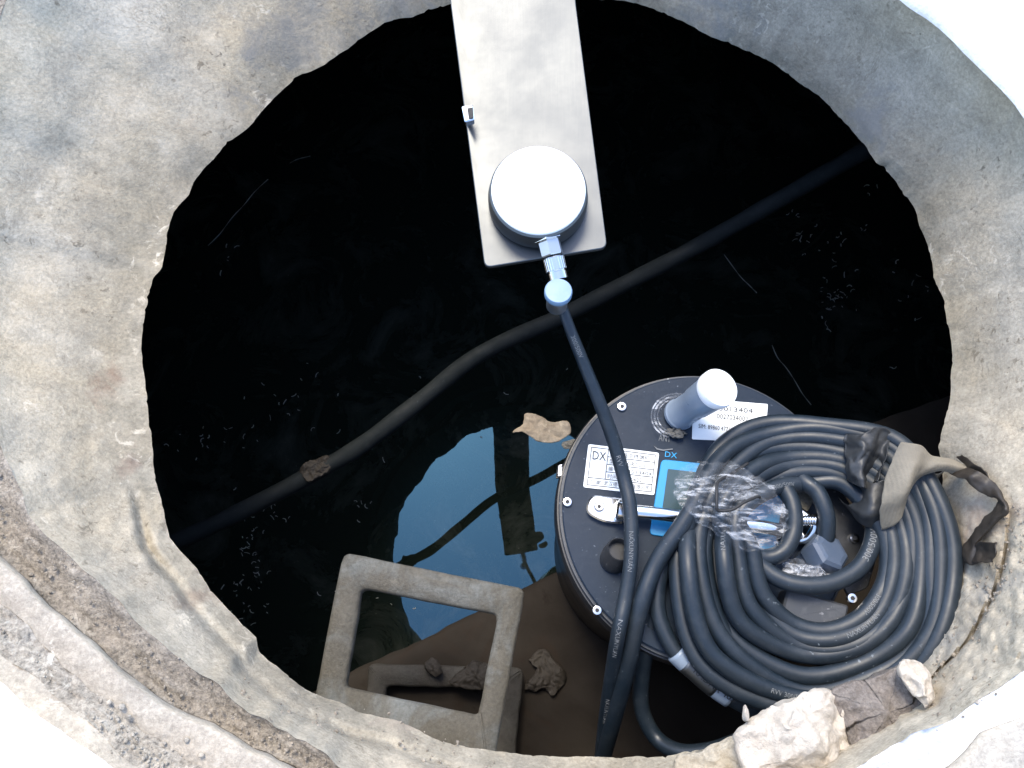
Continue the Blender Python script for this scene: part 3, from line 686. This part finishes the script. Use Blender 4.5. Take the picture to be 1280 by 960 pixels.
# antenna, leaning
an = empty('rod_antenna', at(845, 521, ZR), 'thick grey blue antenna tube with a pale round cap standing on the logger', 'antenna')
a0 = at(848, 519, ZR); a1 = at(899, 484.5, ZR+.075); ad = a1-a0; al = ad.length
k0 = 25.3*scale_at(899, 484, ZR+.075)
lathe('tube', a0, ad, [(k0*.86, 0), (k0*.88, .004), (k0*.80, .006), (k0*.80, al*.45), (k0*.86, al*.5), (k0*.93, al*.86), (k0*.93, al-.0005)], 'antenna', an, 48)
lathe('cap', a0+ad.normalized()*(al*.88), ad, [(k0*.97, 0), (k0, .0015), (k0, al*.12), (k0*.97, al*.12+.001), (.0001, al*.12+.0022)], 'white_cap', an, 56)
for q in range(3):
    pts = []
    for j in range(15):
        a = R(95+j*14+q*6); rr = 22+q*3.6; pts.append((845+rr*math.cos(a)*1.05, 520+rr*math.sin(a)*.95, ZR+.003+q*.002+.002*math.sin(j)))
    tube('film_wrap', path(pts, 3), .0009+.0005*(q == 1), 'film', an, 8)
rock('sealant', [(832,540),(842,536),(852,538),(858,543),(850,547),(840,546)], ZR+.006, ZR, 'fleck2', an, .0022, 200)
# sockets and hardware on the lid
kn = lathe('port_cap', at(767, 700, ZR), Vector((.1, .25, 1)), [(.0135, 0), (.0135, .012), (.0120, .014), (.0120, .026), (.0108, .028), (.0102, .0275), (.0100, .019), (.0001, .019)], 'body', rt, 40)
for body in ():
    pass
gl = lathe('cable_gland', at(1012, 706, ZR), Vector((.25, .22, .6)), [(.017, 0), (.017, .012), (.0195, .0125), (.0195, .030), (.0165, .033), (.0125, .034)], 'gland', rt, 6, False)
slab('terminal_box', [(985,735),(1062,757),(1052,800),(975,775)], ZR+.024, .024, 'grey_plastic', rt, 4, .002)
screw(1064, 748, 6.5, ZR+.024)
sh = slab('bracket_arm', [(1010,595),(1052,612),(1098,690),(1085,735),(1060,745),(1040,700),(1045,670)], ZR+.003, .003, 'body', rt, 5)
slab('grey_tag', [(985,620),(1004,604),(1022,618),(1010,640),(992,638)], ZR+.012, .004, 'step', rt, 3)
sp_ = []
for j in range(90):
    a = j*.42; sp_.append(at(1002+j*.22, 650+6*math.cos(a), ZR+.020+.007*math.sin(a)))
sk = tube('steel_spring', sp_, .0016, 'chrome', rt, 8)
tube('shackle', path([(985,628,ZR+.012),(1000,640,ZR+.020),(1018,655,ZR+.02),(1010,672,ZR+.014),(996,675,ZR+.01)], 8), .0045, 'chrome', rt, 12)
rock('crumpled_film', [(973,712),(990,700),(1020,708),(1042,716),(1050,727),(1020,735),(990,728)], ZR+.027, ZR+.012, 'film', rt, .006, 90)

# ---------------------------------------------------------------- coiled cable
cl_ = empty('cable_coil', at(1020, 700, ZR), 'heavy coil of black rubber cable lying on the data logger', 'cable')
IN = [(925,640),(965,608),(1005,600),(1050,604),(1085,632),(1106,675),(1106,725),(1080,770),(1035,790),(988,772),(956,735),(942,685)]
OUT = [(866,622),(898,560),(955,533),(1030,528),(1118,558),(1172,620),(1186,700),(1168,785),(1105,845),(1010,876),(905,840),(846,700)]
OUT = [(866,622),(898,560),(955,533),(1030,528),(1120,552),(1174,618),(1187,702),(1170,796),(1108,860),(1000,888),(880,828),(846,705)]
NT = 14; CR_ = .0080
lanes = [1.02,.87,.72,.58,.43,.29,.14,0.0,.08,.36,.65,.94,.8,.22]
layer = [1,1,1,1,1,1,1,1,0,0,0,0,0,0]
order = [0,11,1,12,2,10,3,9,4,13,5,8,6,7]
ctrl = []
rnd = random.Random(5)
for k_, oi in enumerate(order):
    nxt = order[min(k_+1, NT-1)]
    wob = [rnd.gauss(0, .03) for _ in range(12)]
    for q in range(12):
        s = lanes[oi]; 
        if q == 11: s = (lanes[oi]+lanes[nxt])/2*.3+lanes[oi]*.7
        s += wob[q]
        if q >= 7 and q <= 9 and k_ in (4, 8): s += .10*(1 if k_ == 4 else -1)
        x = IN[q][0]*(1-s)+OUT[q][0]*s; y = IN[q][1]*(1-s)+OUT[q][1]*s
        z = ZR+.012+.0130*layer[oi]+rnd.gauss(0, .001)
        if q in (0, 11): z += .011*(k_ % 3)
        if q in (1, 10): z += .006*(k_ % 3)
        z += .008*max(0, lanes[oi]-.4)*(1 if q in (5, 6, 7) else 0)
        z += .030*{3:.35, 4:.8, 5:1, 6:1, 7:.8, 8:.35}.get(q, 0)*(.35+.65*max(0, min(1, s)))
        ctrl.append((x, y, z))
cp = path(ctrl, 9)
loop = tube('cable_loops', cp, CR_, 'cable', cl_, 16)
def strand(pts, r=.0082, name='cable_end', k=10):
    P = path(pts, k); return P, tube(name, P, r, 'cable', cl_, 16)
PB, _ = strand([(868,632,ZR+.045),(850,660,ZR+.040),(820,705,ZR+.030),(800,760,ZR+.022),(785,830,ZR-.01),(768,895,ZR-.06),(757,935,ZR-.10),(745,985,ZR-.16)], .0082)
PS, _ = strand([(850,670,ZR+.020),(828,705,ZR+.016),(822,760,ZR+.012),(840,808,ZR+.010),(870,838,ZR+.008),(905,866,ZR+.006),(945,886,ZR+.004),(1000,893,ZR+.004),(1060,875,ZR+.006)], .0078)
PT, _ = strand([(835,690,ZR+.008),(820,740,ZR+.004),(812,790,ZR-.01),(803,840,ZR-.04),(802,885,ZR-.06),(820,922,ZR-.065),(850,940,ZR-.05),(890,938,ZR-.035),(930,925,ZR-.02),(980,915,ZR-.02)], .0078)
PI, _ = strand([(1090,640,ZR+.018),(1091,675,ZR+.03),(1075,708,ZR+.034),(1045,727,ZR+.036),(1010,732,ZR+.036),(975,724,ZR+.033),(948,703,ZR+.03),(925,670,ZR+.03)], .0080)
PJ, _ = strand([(962,574,ZR+.006),(975,600,ZR+.024),(990,630,ZR+.032),(992,662,ZR+.032),(980,688,ZR+.032),(958,697,ZR+.03),(935,690,ZR+.03)], .0080)
PK, _ = strand([(985,575,ZR+.006),(1003,600,ZR+.026),(1022,616,ZR+.031),(1033,645,ZR+.03),(1032,672,ZR+.022),(1026,690,ZR+.012)], .0080)
tube_text('300/500V', PI, .0080, .30, .0060, 'print', cl_, True)
# printed lines on the loops
def near(P, px, py):
    best = 1e9; bi = 0; 
    for i, p in enumerate(P):
        q = at(px, py, p.z); d = (q-p).length-p.z*.4
        if d < best: best, bi = d, i
    cum = 0; tot = 0
    for i in range(1, len(P)):
        l = (P[i]-P[i-1]).length; tot += l
        if i <= bi: cum += l
    return cum/tot
for (x, y, t, fl) in ((980,640,'300/500V',False),(1055,792,'NAXUNYUAN',True),(900,690,'NAXUNYUAN RVV',False),(1100,745,'300/500V',False),(960,868,'RVV 300/500V',True)):
    tube_text(t, cp, CR_, near(cp, x, y), .0040, 'print', cl_, fl)
# clear printed sleeve on one end
i0, i1 = int(len(PS)*.40), int(len(PS)*.66)
sv = tube('label_sleeve', PS[i0:i1], .0100, 'antenna', cl_, 20)
j0, j1 = int(len(PS)*.455), int(len(PS)*.60)
tube('paper_insert', PS[j0:j1], .01035, 'steel', sv, 20)
tube_text('RADAR 485', PS, .0104, .47, .006, 'ink', cl_)

# film bundling the coil
def film():
    V = []; Fc = []; A, B = 120, 80; ca, sa = math.cos(R(34)), math.sin(R(34))
    for i in range(A):
        th = 2*math.pi*i/A
        for j in range(B+1):
            ph_ = -math.pi/2+math.pi*j/B
            lx = 72*math.cos(ph_)*math.cos(th); ly = (43+7*math.cos(th)+5*math.sin(3*th))*math.cos(ph_)*math.sin(th)
            x = 914+lx*ca-ly*sa; y = 630+lx*sa+ly*ca; z = ZR+.036+.030*math.sin(ph_)
            w = at(x, y, z); d = Vector((math.cos(th)*math.cos(ph_), -math.sin(th)*math.cos(ph_), math.sin(ph_)))
            q_ = Vector((lx*.018, ly*.10, ph_)); rdg = 1-abs(noise.noise(q_))*2.4; rd2 = 1-abs(noise.noise(q_*2.1))*2.2
            w = w+d*(rdg*.0045+rd2*.0028)+noise.noise_vector(w*22)*.006
            V.append(w)
    m = B+1
    for i in range(A):
        for j in range(B):
            a, b = i*m+j, ((i+1) % A)*m+j; Fc.append((a, b, b+1, a+1))
    o = mesh_obj('plastic_film_wrap', V, Fc, 'film')
    tag(o, 'crumpled clear plastic film wrapped round the bundled cable loops', 'plastic wrap')
    return o
film()
tw = tube('twist_tie', path([(935,579,ZR+.05),(915,592,ZR+.06),(898,602,ZR+.074),(896,615,ZR+.080),(896,632,ZR+.080),(898,638,ZR+.078),(915,637,ZR+.078),(930,628,ZR+.078),(946,621,ZR+.074),(950,622,ZR+.07)], 6), .0014, 'ink', seg=8)
tag(tw, 'bent black wire twist tie across the clear film', 'wire tie')

# ---------------------------------------------------------------- cable of the radar head
PC = path([(698,364,-.075),(703,384,-.085),(714,415,-.095),(730,455,-.11),(748,500,-.125),(765,545,-.145),(778,590,-.16),(787,630,-.163),(789,668,-.166),(788,705,-.17),(782,745,-.175),(773,790,-.18),(765,840,-.22),(757,895,-.27),(752,940,-.31),(748,990,-.36)], 12)
sc_ = tube('sensor_cable', PC, lambda t: .0048+.0020*min(1, max(0, (t-.05)/.3)), 'cable', seg=18)
tag(sc_, 'single black cable running from the radar head down across the logger', 'cable')
tube_text('300/500V', PC, .0068, .075, .0040, 'print', sc_, False)
tube_text('RVV', PC, .0068, .29, .0044, 'print', sc_, False)
tube_text('NAXUNYUAN', PC, .0068, .42, .0040, 'print', sc_, False)
tube_text('NAXUNYUAN', PC, .0068, .56, .0040, 'print', sc_, False)
tube_text('NAXUNYUAN', PC, .0068, .73, .0040, 'print', sc_, False)

# ---------------------------------------------------------------- torn black sheet, strap and tape on the right
stp = empty('torn_strap', at(1110, 590, -.13), 'torn black sheet and tan woven strap tied over the coil and hooked on the wall', 'strap')
zc = ZR+.05
patch('black_sheet', [[(1062,545,zc-.005),(1085,540,zc+.01),(1105,537,zc+.006),(1126,538,zc)],
                      [(1055,565,zc-.004),(1078,566,zc+.012),(1100,558,zc+.004),(1116,552,zc+.006)],
                      [(1056,590,zc-.006),(1080,588,zc+.010),(1092,585,zc-.012),(1108,575,zc+.008)],
                      [(1066,607,zc-.012),(1080,612,zc+.006),(1090,612,zc-.012),(1100,602,zc+.006)]], 'cloth', stp, 16, .0045, 42, .0007, 0, .5)
patch('black_sheet', [[(1070,590,zc-.012),(1088,604,zc-.002),(1104,600,zc+.004)],
                      [(1076,615,zc-.012),(1092,628,zc),(1124,622,zc)],
                      [(1062,632,zc-.02),(1086,642,zc-.004),(1118,640,zc-.006)],
                      [(1050,622,zc-.03),(1078,655,zc-.018),(1106,656,zc-.016)]], 'cloth', stp, 16, .002, 38, .0008, 3, .3)
patch('tan_strap', [[(1101,663,zc-0.008),(1101,632,zc+0.016),(1108,592,zc+0.026),(1128,552,zc+0.034)],
                    [(1127,648,zc+0.008),(1131,618,zc+0.030),(1138,586,zc+0.038),(1150,556,zc+0.032)],
                    [(1142,606,zc+0.018),(1146,598,zc+0.028),(1156,582,zc+0.032),(1166,569,zc+0.028)],
                    [(1168,590,zc+0.024),(1172,586,zc+0.028),(1180,578,zc+0.030),(1188,572,zc+0.020)],
                    [(1196,594,zc+0.016),(1200,590,zc+0.022),(1210,586,zc+0.024),(1216,583,zc+0.020)]], 'strap', stp, 9, .002, 40)
patch('black_lining', [[(1142,604,zc-.016),(1160,590,zc-.014)],[(1160,612,zc-.018),(1172,592,zc-.014)],[(1172,596,zc-.018),(1180,588,zc-.014)]], 'cloth', stp, 8, .001, 40)
wz = lambda x, y: wall_z(x, y)+.012
tp = patch('torn_tape', [[(1186,590,zc+.014),(1196,588,zc+.018),(1206,584,zc+.020)],
                    [(1204,600,wz(1204,600)+.02),(1212,594,wz(1212,594)+.02),(1220,588,wz(1220,588)+.014)],
                    [(1224,614,wz(1224,614)+.008),(1232,606,wz(1232,606)+.008),(1240,600,wz(1240,600)+.004)],
                    [(1240,622,wz(1240,622)+.004),(1247,620,wz(1247,620)+.006),(1252,616,wz(1252,616)+.002)],
                    [(1247,630,wz(1247,630)),(1256,636,wz(1256,636)+.004),(1263,640,wz(1263,640))],
                    [(1230,648,wz(1230,648)),(1240,652,wz(1240,652)+.004),(1248,652,wz(1248,652))],
                    [(1216,666,wz(1216,666)),(1226,670,wz(1226,670)+.004),(1232,668,wz(1232,668))],
                    [(1202,686,wz(1202,686)),(1212,688,wz(1212,688)+.005),(1222,684,wz(1222,684))],
                    [(1204,702,wz(1204,702)),(1212,706,wz(1212,706)+.003),(1222,704,wz(1222,704))]], 'leather', None, 8, .0016, 120, .0006)
tag(tp, 'ragged brown tape strip trailing down the concrete from the strap', 'tape')
tp2 = patch('torn_tape', [[(1222,680,wz(1222,680)),(1234,678,wz(1234,678)+.008),(1244,679,wz(1244,679)+.006)],
                    [(1220,692,wz(1220,692)),(1230,690,wz(1230,690)+.001),(1244,692,wz(1244,692)+.009)],
                    [(1216,704,wz(1216,704)),(1228,703,wz(1228,703)+.008),(1238,701,wz(1238,701)+.004)]], 'leather', None, 8, .003, 80)
tag(tp2, 'curled end of brown tape on the lower right concrete', 'tape')
tp3 = patch('torn_tape', [[(1197,571,wz(1197,571)),(1204,569,wz(1204,569)+.002)],[(1212,583,wz(1212,583)),(1218,579,wz(1218,579)+.005)],[(1226,594,wz(1226,594)),(1233,590,wz(1233,590)+.004)],[(1230,601,wz(1230,601)),(1236,597,wz(1236,597)+.002)]], 'leather', None, 8, .002, 90)
tag(tp3, 'narrow dark sliver of tape beside the strap end on the wall', 'tape')

# ---------------------------------------------------------------- broken masonry on the lower right rim
zr = -.10
tag(rock('limestone_block', [(921,915),(935,897),(965,886),(1000,876),(1022,866),(1044,870),(1056,895),(1070,925),(1088,960),(1040,985),(960,990),(930,965)], zr+.012, zr-.07, 'stone', amp=.007, sc=26, dome=.12, nout=140, rings=22), 'large broken whitish limestone block at the bottom rim', 'rock')
tag(rock('clay_brick', [(1036,866),(1070,850),(1108,838),(1130,832),(1150,858),(1176,888),(1182,915),(1140,945),(1085,975),(1064,935),(1048,896)], zr+.008, zr-.06, 'brick', amp=.004, sc=30, dome=.06, nout=140, rings=20, shrink=.965), 'brown clay lump wedged between the two pale stones', 'rock')
tag(rock('limestone_block', [(1118,838),(1128,826),(1141,824),(1152,832),(1162,852),(1170,872),(1160,886),(1148,876),(1136,862)], zr+.030, zr-.01, 'stone', amp=.004, sc=45, dome=.15, nout=90), 'small white stone chip right of the brown clay lump', 'rock')
tag(rock('concrete_chunk', [(845,948),(880,938),(920,922),(935,950),(930,985),(860,990)], zr-.02, zr-.07, 'ring', amp=.004, sc=35, dome=.1), 'grey concrete chunk left of the large limestone block', 'rock')
tag(rock('mortar_sliver', [(929,886),(932,882),(936,895),(934,902),(929,898)], zr+.010, zr-.02, 'stone', amp=.001, sc=60), 'thin pinkish sliver sticking up beside the limestone block', 'rock')

fl = rock('mortar_flake', [(640,541),(655,532),(657,517),(676,520),(690,528),(708,528),(714,540),(704,548),(690,554),(672,550),(655,542)], -.540, -.547, 'leaf', amp=.0028, sc=40, dome=.1)
tag(fl, 'pale ragged flake lying in the dark just left of the logger', 'flake')
fl = rock('mortar_flake', [(703,556),(716,549),(722,553),(712,562),(704,562)], -.535, -.545, 'ring', amp=.003, sc=60, dome=.1)
tag(fl, 'tiny pale crumb beside the upper left edge of the logger', 'flake')
